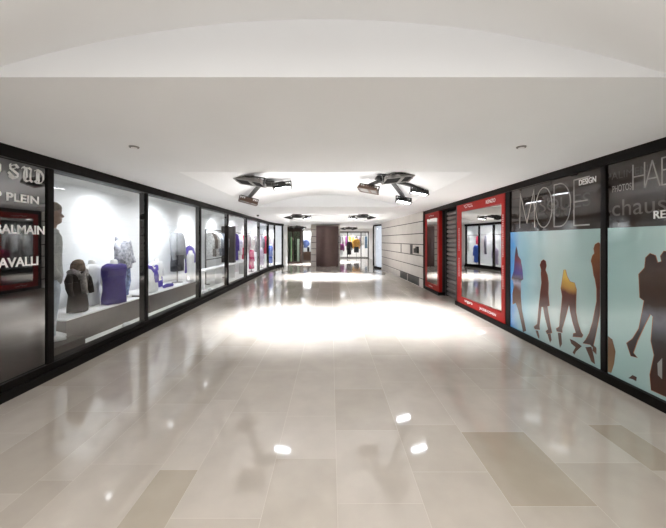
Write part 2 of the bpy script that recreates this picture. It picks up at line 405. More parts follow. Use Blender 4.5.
def hanging(label, x, y, ztop, length, w, m, rot=PI/2, rail=True, group='garments hanging in the shop', sleeves=True):
    t = thing('hanging_garment', label, 'clothes', (x, y, ztop-length), group)
    h = MB().path([(x, y, ztop+.0), (x, y, ztop-.06)], [.006, .006], 6)
    h.bar(R2(x, y, 0, -w*.38, rot)+(ztop-.10,), (x, y, ztop-.05), .012, .012).bar(R2(x, y, 0, w*.38, rot)+(ztop-.10,), (x, y, ztop-.05), .012, .012)
    h.build('hanger', M['blackmetal'], t)
    zb = ztop-length; zs = ztop-.05
    g = MB(); torso(g, x, y, [(zb, w*.50, .07), (zb+.3*length, w*.48, .06), (zb+.6*length, w*.44, .055), (zs-.12, w*.45, .06), (zs-.05, w*.40, .05), (zs, w*.12, .035)], rot, 18)
    g.build('garment', m, t, smooth=True, wrinkle=.02)
    if sleeves:
        for sd in (-1, 1):
            MB().path([R2(x, y, 0, sd*w*.38, rot)+(zs-.08,), R2(x, y, .02, sd*w*.52, rot)+(zs-.3*length,), R2(x, y, .03, sd*w*.54, rot)+(zs-.62*length,)], [.05, .06, .045], 10).build('sleeve', m, t, smooth=True, wrinkle=.012)
    return t

# -- window with the standing mannequin
def standing_mannequin(x, y, z0):
    t = thing('mannequin', 'standing mannequin with a face in an off-white jacket and pale trousers beside the black window', 'mannequin', (x, y, z0))
    MB().loft([ring(x, y, z0, .17, .17, 28, 0, 1), ring(x, y, z0+.02, .17, .17, 28, 0, 1)]).build('base', M['greymetal'], t)
    r = PI/2                                           # faces along the corridor, away from the camera
    hh = 1.93
    # head: rings of profile (z, front, back, half width); front is +y
    prof = [(1.50, .055, .06, .055), (1.56, .052, .058, .052), (1.605, .056, .062, .053), (1.625, .085, .066, .056), (1.645, .101, .070, .062), (1.665, .099, .076, .066), (1.682, .104, .084, .069),
            (1.698, .099, .090, .071), (1.712, .106, .094, .073), (1.726, .113, .098, .0745), (1.745, .103, .102, .076), (1.768, .094, .106, .077), (1.785, .098, .108, .078), (1.815, .100, .108, .078), (1.85, .092, .103, .073), (1.88, .070, .085, .058), (1.90, .03, .045, .03)]
    hd = MB(); rings = []; n = 32
    k = 1.0
    for (z, fr, bk, hw) in prof:
        rr = []
        for i in range(n):
            a = 2*PI*i/n; ca, sa = math.cos(a), math.sin(a)
            yy = (fr if ca > 0 else bk)*ca
            if 1.70 < z < 1.765 and ca > .93: yy += .014*(1.765-z)/.06+.004
            if 1.755 < z < 1.78 and ca > 0 and .25 < abs(sa) < .6: yy -= .010      # eye hollows
            if z < 1.62: yy -= (1.62-z)*.18
            rr.append(Vector((x+hw*sa, y+yy+.02, z0+.02+z)))
        rings.append(rr)
    hd.loft(rings)
    head = hd.build('head', M['skin'], t, smooth=True)
    for sd in (-1, 1):
        MB().loft([ring(x+sd*.074, y+.015, z0+.02+1.70+q*.065, .016+.008*math.sin(q*PI), .008, 10) for q in (0, .25, .5, .75, 1)]).build('ear', M['skin'], t, smooth=True)
    hr = MB(); rr = []
    for (z, fr, bk, hw) in [(1.66, -.035, .100, .074), (1.70, -.02, .112, .084), (1.76, -.005, .122, .088), (1.80, .085, .124, .089), (1.84, .103, .120, .086), (1.88, .090, .105, .074), (1.915, .05, .065, .045), (1.925, .01, .02, .015)]:
        rr.append([Vector((x+hw*math.sin(2*PI*i/28), y+.02+(fr if math.cos(2*PI*i/28) > 0 else bk)*math.cos(2*PI*i/28) if fr > 0 or math.cos(2*PI*i/28) < 0 else y+.02+fr*math.cos(2*PI*i/28)*-0, z0+.02+z)) for i in range(28)])
    hr.loft(rr); hr.build('hair', M['hair'], t, smooth=True, wrinkle=.004, wscale=30)
    jk = fab('off-white jacket cloth', (.36, .37, .36), .1)
    tr = fab('pale blue trousers', (.40, .45, .52), .08)
    body = MB(); torso(body, x, y, [(z0+.80, .165, .12), (z0+.92, .19, .14), (z0+1.05, .175, .125), (z0+1.2, .19, .13), (z0+1.36, .215, .135), (z0+1.46, .20, .12), (z0+1.52, .11, .09), (z0+1.56, .075, .07), (z0+1.575, .06, .06)], r)
    body.build('jacket', jk, t, smooth=True, wrinkle=.012)
    col = MB(); cr = [(x+.085*math.sin(a_), y+.08*math.cos(a_)-.01, z0+1.555+.02*math.cos(a_+PI)) for a_ in [2*PI*i/14 for i in range(15)]]
    col.path(cr, [.026]*15, 8); col.build('collar', jk, t, smooth=True)
    for sd in (-1, 1):
        MB().path([(x+sd*.17, y, z0+1.48), (x+sd*.225, y-.01, z0+1.36), (x+sd*.25, y-.03, z0+1.16), (x+sd*.245, y+.02, z0+1.0), (x+sd*.195, y+.085, z0+.90)], [.07, .075, .064, .057, .05], 14).build('sleeve', jk, t, smooth=True, wrinkle=.01)
        MB().path([(x+sd*.085, y, z0+.90), (x+sd*.095, y+.015, z0+.72), (x+sd*.095, y+.02, z0+.50), (x+sd*.095, y, z0+.28), (x+sd*.095, y-.005, z0+.075)], [.098, .092, .07, .062, .06], 16).build('trouser_leg', tr, t, smooth=True, wrinkle=.008)
        sh = MB(); sh.loft([ring(x+sd*.095, y+.04, z0+.02, .13, .045, 16, r-PI/2), ring(x+sd*.095, y+.04, z0+.055, .125, .043, 16), ring(x+sd*.095, y+.005, z0+.10, .07, .04, 16)]); sh.build('shoe', M['formwhite'], t, smooth=True)
    t.rotation_euler = (0, 0, -.85)
    return t
standing_mannequin(-3.90, 4.17, .26)
tag(MB().box(-4.3, -3.60, 3.55, 4.40, .10, .26).build('display_plinth', M['platform'], origin=(-3.85, 3.95, .10), bevel=.006), 'low taupe plinth under the standing mannequin in the off-white jacket', 'plinth')

def platform(y0, y1, label):
    t = thing('display_platform', label, 'platform', (-4.25, (y0+y1)/2, .10), 'display platforms in the shop windows')
    MB().box(XB+.01, -3.90, y0, y1, .10, .475).build('body', M['platform'], t)
    MB().box(XB+.01, -3.885, y0-.01, y1+.01, .475, .50).build('top', M['white'], t, bevel=.004)
platform(4.42, 6.15, 'taupe platform under the purple shirt and the hooded child figure')
platform(6.45, 8.75, 'taupe platform under the grey padded vest, second from the camera')

f_brown = fab('dark brown coat', (.022, .016, .013)); f_plaid = fab('brown plaid wool', (.13, .09, .06), .5, 30); f_greyfur = fab('grey fur collar', (.24, .22, .21), .4, 30)
f_white = fab('white cotton', (.78, .79, .80), .05); f_purple = fab('purple jersey', (.05, .035, .19), .12); f_lav = fab('grey lavender cloth', (.30, .29, .40))
f_hood = fab('grey printed hoodie', (.38, .39, .44), .6, 16); f_jean = fab('bleached blue jeans', (.17, .23, .40), .6, 22)
f_slate = fab('slate grey padded cloth', (.27, .28, .30)); f_dark = fab('charcoal shorts', (.03, .03, .035)); f_violet = fab('violet scarf cloth', (.08, .055, .34))

bust('small bust in a dark brown coat with plaid cap and grey fur collar', -4.1, 4.86, .512, .72, .35, f_brown, scarf=f_greyfur, cap=f_plaid)
bust('small bust in a plain white shirt between the brown coat and the purple shirt', -4.30, 5.40, .512, .80, .30, f_white)
bust('small bust in a deep purple shirt on the near platform', -4.0, 5.53, .512, .80, .44, f_purple, rot=-.35, sleeves=False)

def child_figure(label, x, y, z0, hgt, m_top, m_leg, rot=0):
    t = thing('child_mannequin', label, 'mannequin', (x, y, z0), 'dressed forms in the shop windows')
    zc = z0+hgt*.50; w = .40
    for sd in (-1, 1):
        hx, hy = R2(x, y, 0, sd*.075, rot)
        kx, ky = R2(x, y, .03, sd*.09, rot)
        fx, fy = R2(x, y, 0, sd*.095, rot)
        MB().path([(hx, hy, zc+.03), (hx, hy, zc-.08), (kx, ky, z0+hgt*.26), (fx, fy, z0+hgt*.1), (fx, fy, z0+.045)], [.085, .088, .066, .058, .055], 14).build('trouser_leg', m_leg, t, smooth=True, wrinkle=.012)
        a, b = R2(x, y, .03, sd*.095, rot)
        MB().loft([ring(a, b, z0, .04, .08, 14, rot), ring(a, b, z0+.03, .04, .078, 14, rot), ring(fx, fy, z0+.06, .036, .04, 14, rot)]).build('shoe', M['formwhite'], t, smooth=True)
    zs = z0+hgt-.09
    g = MB(); torso(g, x, y, [(zc-.03, .17, .12), (zc+.03, .19, .135), (zc+.16, .18, .13), (zs-.12, .185, .13), (zs-.03, .17, .11), (zs+.02, .09, .08)], rot); g.build('hooded_top', m_top, t, smooth=True, wrinkle=.014)
    hd = MB(); torso(hd, x-.03, y, [(zs-.02, .11, .11), (zs+.05, .115, .11), (zs+.09, .08, .08)], rot); hd.build('hood', m_top, t, smooth=True, wrinkle=.014)
    for sd in (-1, 1):
        MB().path([R2(x, y, 0, sd*.15, rot)+(zs-.04,), R2(x, y, .0, sd*.22, rot)+(zs-.16,), R2(x, y, .04, sd*.235, rot)+(zs-.34,), R2(x, y, .10, sd*.19, rot)+(zs-.46,)], [.055, .06, .05, .045], 12).build('sleeve', m_top, t, smooth=True, wrinkle=.01)
    return t
child_figure('headless child figure in a grey printed hooded top and bleached jeans', -4.14, 5.98, .512, 1.25, f_hood, f_jean, .15)

def shoe(label, x, y, z, rot):
    t = thing('shoe', label, 'shoe', (x, y, z), 'small white shoes on the window floor')
    rr = []
    for q, w, h in ((-.13, .028, .07), (-.10, .038, .10), (-.04, .040, .095), (.02, .043, .065), (.08, .046, .05), (.125, .036, .035), (.145, .015, .02)):
        c, s_ = math.cos(rot), math.sin(rot)
        rr.append([Vector((x+q*c-w*math.sin(a)*s_, y+q*s_+w*math.sin(a)*c, z+.018+max(-.012, h*.5+h*.5*math.cos(a)-.012))) for a in [2*PI*i/16 for i in range(16)]])
    MB().loft(rr).build('upper', f_white, t, smooth=True)
    MB().loft([[Vector((x+q[0]*math.cos(rot)-q[1]*math.sin(rot), y+q[0]*math.sin(rot)+q[1]*math.cos(rot), zz)) for q in [(.148*math.cos(a), .046*math.sin(a)) for a in [2*PI*i/20 for i in range(20)]]] for zz in (z, z+.02)]).build('sole', M['formwhite'], t)
shoe('small white shoe on the window floor in front of the hooded figure, by the mullion', -3.60, 5.40, .10, .9)
shoe('small white shoe on the window floor before the clothes rack, nearer of two', -3.62, 8.75, .10, .6)
shoe('small white shoe on the window floor before the clothes rack, farther of two', -3.66, 9.25, .10, .8)

# -- second display window
bust('small white bust with a violet scarf at the near end of the second platform', -4.05, 6.75, .512, .62, .40, f_white, scarf=f_violet)
bust('small bust in white top and violet skirt behind the violet scarf bust', -4.32, 7.42, .512, .70, .40, f_white, m_low=f_violet)
o = MB(); o.path([(-3.98, 7.15, .555), (-4.0, 7.3, .56), (-3.98, 7.55, .555)], [.04, .05, .04], 12, .7); tag(o.build('folded_garment', f_violet, origin=(-4.0, 7.3, .50), smooth=True, wrinkle=.02), 'violet folded garment lying on the second platform', 'clothes')
bust('headless form in a slate grey padded vest over charcoal shorts', -4.24, 8.28, .50, 1.45, .50, f_slate, m_low=f_dark, hem=.32, stand=True, sleeves=True)
bust('slim white bust beside the violet jacket at the far end of the second platform', -3.98, 8.5, .515, .86, .30, f_white, sleeves=False)
hanging('violet jacket hanging beside the slim white bust', -4.25, 9.0, 1.55, .85, .42, f_violet, rot=0)

# -- rack with silver garments seen through the third window
t = thing('clothes_rack', 'black metal clothes rack with silver garments at the back of the shop', 'rack', (-4.4, 11.5, .10))
r_ = MB()
for y in (10.55, 12.5): r_.box(-4.43, -4.39, y-.02, y+.02, .13, 2.05)
r_.box(-4.43, -4.39, 10.55, 12.5, 2.01, 2.05).box(-4.43, -4.39, 10.55, 12.5, .95, .98); r_.build('frame', M['blackmetal'], t)
for y in (10.55, 12.5): MB().box(-4.55, -4.27, y-.025, y+.025, .10, .13).build('foot', M['blackmetal'], t)
cols = [(.62, .62, .62), (.20, .17, .15), (.72, .72, .74), (.30, .32, .36), (.12, .13, .15), (.40, .42, .46)]
rl = ['pale silver jacket, nearest on the black clothes rack', 'brown jacket on the black clothes rack after the pale silver one', 'white jacket in the middle of the black clothes rack', 'slate jacket on the black clothes rack after the white one', 'near-black jacket on the black clothes rack, second from the far end', 'grey jacket at the far end of the black clothes rack']
for i, c in enumerate(cols): hanging(rl[i], -4.36, 10.75+i*.31, 1.98, .92, .40, fab('rack cloth %d' % i, c, .4, 20), rot=.9)
t = thing('display_bench', 'long white bench along the back of the shop', 'bench', (-4.1, 11.6, .10))
MB().box(-4.30, -3.95, 9.35, 14.0, .66, .71).build('top', M['white'], t, bevel=.004)
for y in (9.5, 11.0, 12.5, 13.85): MB().box(-4.25, -4.0, y-.02, y+.02, .10, .66).build('leg', M['white'], t)

# -- garments further along, hung on a wall rail
t = thing('wall_rail', 'thin dark rail on the shop wall holding coloured garments', 'rail', (-4.3, 18, 1.98))
MB().tube((-4.25, 12.95, 2.0), (-4.25, 24.6, 2.0), .014).build('rod', M['blackmetal'], t)
for y in (13, 15, 17.5, 20, 22.5, 24.5): MB().box(-4.62, -4.24, y-.012, y+.012, 1.99, 2.01).build('bracket', M['blackmetal'], t)
tag(MB().box(-4.60, -4.05, 12.6, 12.75, .72, 2.25).build('partition_panel', mat('charcoal panel', (.05, .045, .042), .5, var=.1), origin=(-4.3, 12.7, .72)), 'charcoal upright panel standing on the white bench', 'panel')
far = [(13.35, 1.2, (.14, .10, .42), 'indigo jacket hanging next to the charcoal panel'), (13.95, 1.0, (.78, .77, .75), 'white shirt hanging after the indigo jacket'), (14.55, 1.25, (.62, .04, .12), 'bright red coat hanging on the wall rail'),
       (15.3, 1.0, (.55, .50, .50), 'pale grey top hanging after the bright red coat'), (15.95, 1.2, (.70, .68, .66), 'cream coat hanging on the wall rail past the red coat'), (16.7, 1.0, (.38, .34, .36), 'mid grey jacket hanging after the cream coat'),
       (17.5, 1.15, (.60, .50, .58), 'pale pink top hanging past the mid grey jacket'), (18.4, 1.2, (.14, .14, .18), 'charcoal coat hanging past the pale pink top'), (19.3, 1.2, (.48, .05, .10), 'dark red coat hanging beyond the charcoal coat'),
       (20.4, 1.1, (.66, .66, .66), 'white coat hanging beyond the dark red coat'), (22.2, 1.2, (.10, .14, .42), 'blue coat hanging near the far end of the rail'), (23.6, 1.2, (.16, .20, .45), 'steel blue coat hanging last on the rail')]
for y, L, c, lb in far: hanging(lb, -4.22, y, 1.99, L, .44, fab('cloth '+lb[:12], c, .2), rot=.6)
bust('small form in a raspberry dress standing beyond the bench', -3.95, 14.9, .10, 1.15, .40, fab('raspberry cloth', (.50, .03, .14)), hem=.15)
bust('small form in a white and lilac dress beyond the raspberry dress', -3.95, 17.0, .10, 1.15, .40, fab('lilac cloth', (.50, .42, .60), .3), hem=.15)
bust('small form in a royal blue dress at the far corner window', -3.75, 18.6, .10, 1.3, .45, fab('royal blue cloth', (.05, .12, .50), .3), hem=.15)

# ------------------------------------------------------------------ right shopfront
struct(MB().box(3.56, 3.7, -5, 10.4, 0, H).build('wall_right', M['black']))
struct(MB().box(3.23, 3.56, -5, 10.4, 2.555, H).build('trim_2', M['frame']))
mb = MB(); mb.box(3.215, 3.56, -5, 7.775, 0, .10); mb.box(3.215, 3.56, 9.0, 10.4, 0, .10)
struct(mb.build('baseboard_right', M['frame']))
rw = []
for k, (a, b, lb) in enumerate(((-5, 1.2, 'dark shop window beside the camera'), (1.2, 3.59, 'smoked shop window reading PHOTOS above a poster of two people'), (3.59, 5.50, 'smoked shop window reading MODE above a poster of four figures'))):
    w = sempty('window_%d' % (k+11), (XR, (a+b)/2, 0), lb, 'window'); rw.append(w)
    MB().box(3.275, 3.33, a+.045, b-.045, .10, 2.555).build('pane', M['tintr'], w)
    MB().box(3.255, 3.40, b-.035, b+(.035 if k < 2 else .10), .10, 2.555).build('mullion', M['frame'], w)
w = rw[2]
s = MB(); st = .017
ribbon(s, [(5.20, 1.88), (5.185, 2.47), (5.01, 1.95), (4.835, 2.48), (4.82, 1.87)], st, RP)
o_ = [(4.615+.175*math.sin(a), 2.17+.305*math.cos(a)) for a in [2*PI*i/36 for i in range(37)]]
ribbon(s, o_, st, RP)
ribbon(s, [(4.40, 1.865), (4.40, 2.475)], st, RP)
ribbon(s, [(4.40, 2.475)] + [(4.29-.195*math.sin(a), 2.17+.305*math.cos(a)) for a in [PI*i/20 for i in range(21)]] + [(4.40, 1.865)], st, RP)
ribbon(s, [(3.80, 2.475), (4.04, 2.475), (4.04, 1.865), (3.80, 1.865)], st, RP); ribbon(s, [(4.04, 2.18), (3.83, 2.18)], st, RP)
s.build('lettering', M['letter_grey'], w)['label'] = 'large thin pale letters'
text_mesh('DESIGN', (3.955, 3.70, 2.385, 2.462), RP, 'lettering', M['lettering'], w, .018, k=.005)
text_mesh('DISQUES', (5.0, 3.78, 2.07, 2.28), RP, 'lettering', M['letter_faint'], w, 0, k=.0015)
w = rw[1]
s = MB(); st = .014
ribbon(s, [(3.25, 2.215), (3.25, 2.48)], st, RP); ribbon(s, [(3.13, 2.215), (3.13, 2.48)], st, RP); ribbon(s, [(3.25, 2.35), (3.13, 2.35)], st, RP)
ribbon(s, [(3.125, 2.215), (3.055, 2.48), (2.985, 2.215)], st, RP); ribbon(s, [(3.10, 2.30), (3.01, 2.30)], st, RP)
ribbon(s, [(2.965, 2.215), (2.965, 2.48), (2.90, 2.48), (2.865, 2.45), (2.865, 2.39), (2.90, 2.36), (2.965, 2.36)], st, RP); ribbon(s, [(2.90, 2.36), (2.855, 2.33), (2.855, 2.25), (2.90, 2.215), (2.965, 2.215)], st, RP)
s.build('lettering', M['letter_grey'], w)['label'] = 'tall thin pale letters'
text_mesh('PHOTOS', (3.485, 3.265, 2.222, 2.295), RP, 'lettering', M['letter_grey'], w, -.005, k=.004)
text_mesh('ALIMENT', (3.50, 3.02, 2.37, 2.45), RP, 'lettering', M['letter_faint'], w, 0, k=.0015)
text_mesh('chaus', (3.49, 2.925, 1.945, 2.125), RP, 'lettering', M['letter_mid'], w, 0, k=.002)
text_mesh('RE', (3.04, 2.93, 1.885, 1.965), RP, 'lettering', M['lettering'], w, .018, k=.005)

# posters in the lower part of the two windows
def poster(name, label, a, b, bgm):
    t = thing(name, label, 'poster', (3.27, (a+b)/2, .10), 'posters in the right shop windows')
    MB().box(3.266, 3.274, a, b, .10, 1.81).build('print', bgm, t)
    return t
bg1 = ramp_mat('pale aqua print', [(0, (.33, .48, .47)), (.45, (.45, .58, .57)), (.70, (.28, .46, .51)), (.84, (.21, .41, .54)), (.93, (.06, .25, .56)), (1, (.03, .18, .52))], 1, -.98, .98, .25, 1.0, .12)
bg2 = ramp_mat('pale green aqua print', [(0, (.34, .50, .48)), (.4, (.47, .60, .57)), (1, (.34, .51, .50))], 1, -1.1, 1.1, .25, 1.0, .15)
p1 = poster('fashion_poster', 'pale aqua poster of four walking figures below the word MODE', 3.637, 5.46, bg1)
p2 = poster('fashion_poster', 'pale aqua poster of two close brown figures nearest the camera', 1.25, 3.54, bg2)
def figure(pts, zoom, off, m, parent, k=.0, edge=None):
    q = []
    for x, y in pts:
        u, v = on_right(off[0]+x/zoom, off[1]+y/zoom); q.append((u, v))
    lo, hi = (3.64, 5.455) if parent == p1 else (1.26, 3.537)
    q = [(min(max(u, lo), hi), max(v, .103)) for u, v in q]
    c = (sum(u for u, v in q)/len(q), 0, min(v for u, v in q))
    if edge:
        n = len(q); e = MB()
        ar = sum(q[i][0]*q[(i+1) % n][1]-q[(i+1) % n][0]*q[i][1] for i in range(n)); sg = 1 if ar > 0 else -1
        qq = []
        for i in range(n):
            d = Vector(q[(i+1) % n])-Vector(q[i-1]); d = d.normalized() if d.length > 1e-6 else Vector((1, 0))
            qq.append((min(max(q[i][0]+sg*d.y*.007, lo), hi), max(q[i][1]-sg*d.x*.007, .102)))
        e.poly([(3.2654, u, v) for u, v in qq]); e.build('printed_outline', edge, parent)
    return MB().poly([(3.2645-k, u, v) for u, v in q]).build('printed_figure', m, parent, origin=(3.2645, c[0], c[2]))
Z1, O1 = 3.771, (505, 230)
ink = lambda n, st, hi=1.1: ramp_mat(n, [(p, tuple(c*.6 for c in q)) for p, q in st], 2, 0, hi, .3, .6, .18)
redb = (.13, .020, .008); orange = (.50, .17, .03); brown = (.075, .028, .018); yel = (.62, .46, .10)
orm = mat('orange print edge', (.30, .09, .02), .3, coat=1.0)
figure([(42, 60), (47, 75), (50, 97), (60, 112), (66, 150), (69, 186), (61, 192), (60, 250), (64, 300), (73, 345), (80, 380), (68, 386), (60, 345), (50, 302), (40, 275), (29, 281), (28, 240), (33, 215), (30, 190), (24, 185), (34, 150), (37, 100)], Z1, O1,
       ink('skirt ink', [(0, (.05, .02, .015)), (.28, (.16, .07, .03)), (.52, (.20, .08, .05)), (.60, (.55, .55, .70)), (.66, (.05, .03, .05)), (.76, (.10, .07, .35)), (.9, (.20, .03, .06)), (1, (.07, .03, .02))], 1.35), p1)['label'] = 'printed figure in a blue and red dress'
figure([(137, 118), (145, 112), (153, 118), (156, 135), (152, 151), (160, 170), (164, 200), (163, 240), (167, 285), (159, 288), (166, 330), (173, 370), (177, 387), (158, 391), (154, 382), (163, 375), (151, 330), (144, 290), (137, 290), (133, 330), (129, 362), (131, 375), (112, 373), (109, 366), (122, 355), (125, 320), (128, 285), (133, 240), (138, 200), (136, 165), (137, 150), (132, 132)], Z1, O1,
       ink('red woman ink', [(0, (.10, .03, .015)), (.3, (.10, .04, .03)), (.45, redb), (.8, (.17, .028, .009)), (1, (.13, .018, .008))]), p1, edge=orm)['label'] = 'printed red brown woman'
figure([(222, 150), (228, 150), (234, 175), (245, 195), (262, 200), (269, 225), (267, 270), (267, 310), (273, 345), (286, 385), (294, 396), (290, 404), (255, 401), (258, 391), (268, 388), (256, 350), (246, 305), (241, 280), (233, 310), (223, 345), (215, 372), (216, 386), (195, 381), (193, 373), (205, 365), (208, 330), (213, 290), (216, 250), (211, 220), (216, 190)], Z1, O1,
       ink('yellow coat ink', [(0, (.09, .025, .012)), (.35, (.13, .035, .015)), (.55, (.17, .03, .01)), (.62, (.60, .30, .05)), (.74, (.95, .62, .12)), (1, (1.0, .85, .25))], 1.05), p1, edge=orm)['label'] = 'printed figure in a yellow coat'
figure([(352, 48), (366, 52), (372, 60), (372, 290), (356, 320), (346, 372), (336, 420), (331, 442), (320, 431), (293, 426), (305, 414), (318, 390), (330, 350), (336, 320), (346, 270), (346, 222), (340, 185), (335, 170), (331, 140), (325, 116), (330, 98), (338, 88), (335, 70), (340, 55)], Z1, O1,
       ink('tall figure ink', [(0, (.05, .02, .012)), (.3, (.09, .03, .02)), (.5, (.13, .02, .008)), (.8, (.24, .075, .014)), (1, (.12, .035, .012))], 1.45), p1, edge=orm)['label'] = 'printed tall dark orange figure'
for pts in ([(115, 378), (125, 380), (130, 400), (129, 412), (122, 400)], [(160, 392), (172, 390), (176, 415), (170, 425), (165, 410)], [(199, 387), (212, 388), (215, 430), (207, 445), (202, 412)], [(244, 410), (262, 418), (290, 438), (268, 458), (262, 470), (255, 462), (266, 442), (250, 428)], [(303, 442), (326, 440), (336, 480), (340, 506), (326, 497), (315, 470)], [(332, 432), (330, 455), (345, 470), (345, 445)]):
    figure(pts, Z1, O1, ink('mirrored leg ink', [(0, (.16, .07, .04)), (1, (.06, .025, .015))], .3), p1)
Z2, O2 = 1.8857, (500, 130)
figure([(275, 241), (283, 233), (293, 237), (297, 250), (305, 248), (303, 238), (309, 229), (322, 229), (328, 240), (340, 262), (345, 330), (350, 520), (285, 490), (283, 462), (291, 425), (285, 398), (289, 352), (283, 347), (273, 367), (259, 397), (251, 420), (259, 429), (247, 426), (239, 402), (250, 394), (262, 375), (268, 346), (272, 322), (264, 316), (262, 272), (273, 260)], Z2, O2,
       ink('couple ink', [(0, (.10, .03, .015)), (.12, (.06, .022, .014)), (.34, (.03, .02, .02)), (.48, (.20, .20, .25)), (.58, (.055, .025, .017)), (.75, (.10, .055, .036)), (1, (.05, .02, .014))], 1.5), p2, edge=orm)['label'] = 'printed pair of dark brown figures'
figure([(203, 388), (212, 395), (218, 418), (215, 442), (210, 458), (203, 456)], Z2, O2, ink('leg ink', [(0, (.40, .25, .12)), (1, (.18, .07, .03))], .5), p2)
figure([(242, 468), (250, 462), (258, 466), (257, 474), (250, 470)], Z2, O2, ink('heel ink', [(0, brown), (1, brown)], .2), p2)
figure([(297, 440), (306, 430), (306, 470), (298, 462)], Z2, O2, ink('pale knee ink', [(0, (.5, .5, .48)), (1, (.55, .55, .52))], .3), p2, k=.0008)

# red framed mirrors and the shutter between them
def mirror_panel(y0, y1, label, o0, o1):
    t = thing('mirror_panel', label, 'mirror', (3.3, (y0+y1)/2, .10), 'red framed mirrors on the right wall')
    f = MB(); f.box(3.245, 3.34, y0, o0, .10, 2.55); f.box(3.245, 3.34, o1, y1, .10, 2.55); f.box(3.245, 3.34, o0, o1, .10, .265); f.box(3.245, 3.34, o0, o1, 2.37, 2.55)
    f.build('frame', M['red'], t)
    c_ = (o1-o0)*math.tan(.042)
    MB().prism([(3.25+c_, o0), (3.26+c_, o0), (3.26, o1), (3.25, o1)], .265, 2.37).build('mirror_glass', M['mirror'], t)
    e = MB(); e.box(3.24, 3.50, y1, y1+.05, .10, 2.55); e.box(3.345, 3.50, y0, y1, .10, 2.55); e.build('backing', M['black'], t)
    return t
def MP(u, v, k=0): return Vector((3.2435-k, u, v))
def marks(mb, u, v0, v1, w=.018):
    v = v0
    while v < v1:
        L = random.uniform(.02, .035); mb.poly([MP(u+w/2, v), MP(u-w/2, v), MP(u-w/2*random.uniform(.2, 1), v+L), MP(u+w/2, v+L)]); v += L+.014
mp = mirror_panel(5.605, 7.72, 'large red framed mirror beside the smoked MODE window', 5.715, 7.47)
text_mesh('KENZO', (6.28, 5.92, 2.425, 2.50), MP, 'lettering', M['lettering'], mp, .02, k=.001)
s = MB(); ribbon(s, [(7.30-.035*i+(.03 if i % 2 else 0), 2.44+(.055 if i in (0, 1, 6) else .03 if i % 2 else 0)) for i in range(14)], .012, MP, .001); ribbon(s, [(7.33, 2.50), (7.18, 2.515), (6.9, 2.50)], .010, MP, .001)
s.build('lettering', M['lettering'], mp)
text_mesh('ungaro', (7.28, 6.88, .155, .225), MP, 'lettering', M['lettering'], mp, .02, k=.001)
text_mesh('JACOB COHEN', (6.55, 5.9, .15, .215), MP, 'lettering', M['lettering'], mp, .02, k=.001)
s = MB(); marks(s, 5.66, 1.35, 2.15); marks(s, 5.66, .75, 1.2); marks(s, 7.6, 1.4, 1.95, .03); marks(s, 7.6, .75, 1.2, .03); s.build('lettering', M['lettering'], mp)
mp = mirror_panel(9.02, 10.33, 'narrower red framed mirror between the shutter and the stone wall', 9.16, 10.16)
s = MB(); ribbon(s, [(9.95-.035*i+(.03 if i % 2 else 0), .155+(.05 if i in (0, 6) else .03 if i % 2 else 0)) for i in range(12)], .012, MP, .001); ribbon(s, [(9.95-.035*i+(.03 if i % 2 else 0), 2.43+(.05 if i in (0, 6) else .03 if i % 2 else 0)) for i in range(16)], .010, MP, .001); s.build('lettering', M['lettering'], mp)
t = thing('roller_shutter', 'grey steel roller shutter closed between the two red framed mirrors', 'shutter', (3.5, 8.43, 0))
sl = MB(); nsl = 19; hs = 2.5/nsl
for i in range(nsl):
    z = .02+i*hs
    prof = [(3.50, z), (3.458, z+hs*.18), (3.45, z+hs*.45), (3.462, z+hs*.75), (3.51, z+hs*.92), (3.53, z+hs*.96), (3.53, z)]
    vs = [(x, 7.83, zz) for x, zz in prof]+[(x, 8.945, zz) for x, zz in prof]; n = len(prof)
    sl.add(vs, [(j, (j+1) % n, n+(j+1) % n, n+j) for j in range(n)]+[list(range(n)), list(range(n, 2*n))])
sl.build('slats', M['shutter'], t)
MB().box(3.42, 3.52, 7.78, 7.82, 0, 2.555).build('guide', M['blackmetal'], t); MB().box(3.42, 3.52, 8.95, 9.0, 0, 2.555).build('guide', M['blackmetal'], t)

# ------------------------------------------------------------------ stone wall
sx = lambda y: 3.19+(y-10.4)*(2.92-3.19)/(17.3-10.4)
mb = MB(); mb.cm = 1
mb.prism([(sx(10.4)+.012, 10.4), (sx(17.3)+.012, 17.3), (3.5, 17.3), (3.6, 10.4)], 0, H-.002)
mb.cm = 0
zc = [0, .31, .72, 1.11, 1.51, 1.90, 2.325, H-.003]
vj = [[10.4, 12.2, 14.9, 17.3], [10.4, 11.35, 12.9, 14.6, 16.2, 17.3]]
holes = [(10.8, 11.25, 4)]
for r in range(7):
    js = vj[r % 2]
    for a, b in zip(js, js[1:]):
        mb.prism([(sx(a+.004)-.006, a+.004), (sx(b-.004)-.006, b-.004), (sx(b)+.014, b-.004), (sx(a)+.014, a+.004)], zc[r]+(.016 if r else 0), zc[r+1]-(.016 if r < 6 else 0))
struct(mb.build('wall_stone', [M['stone'], M['joint']]))
def wall_plate(name, label, cat, y0, y1, z0, z1, m, slats=0, group=None):
    t = thing(name, label, cat, (sx((y0+y1)/2), (y0+y1)/2, z0), group)
    MB().prism([(sx(y0)-.012, y0), (sx(y1)-.012, y1), (sx(y1)-.003, y1), (sx(y0)-.003, y0)], z0, z1).build('plate', m, t)
    if slats:
        s = MB()
        for i in range(slats):
            z = z0+.03+(z1-z0-.06)*i/(slats-1)
            s.prism([(sx(y0)-.02, y0+.03), (sx(y1)-.02, y1-.03), (sx(y1)-.011, y1-.03), (sx(y0)-.011, y0+.03)], z-.008, z+.008)
        s.build('louvres', M['grille'], t)
    return t
wall_plate('vent_grille', 'grey louvred vent at floor level of the stone wall, the wider nearer one', 'vent', 10.78, 12.15, .02, .30, M['grille'], 7, 'floor level vents of the stone wall')
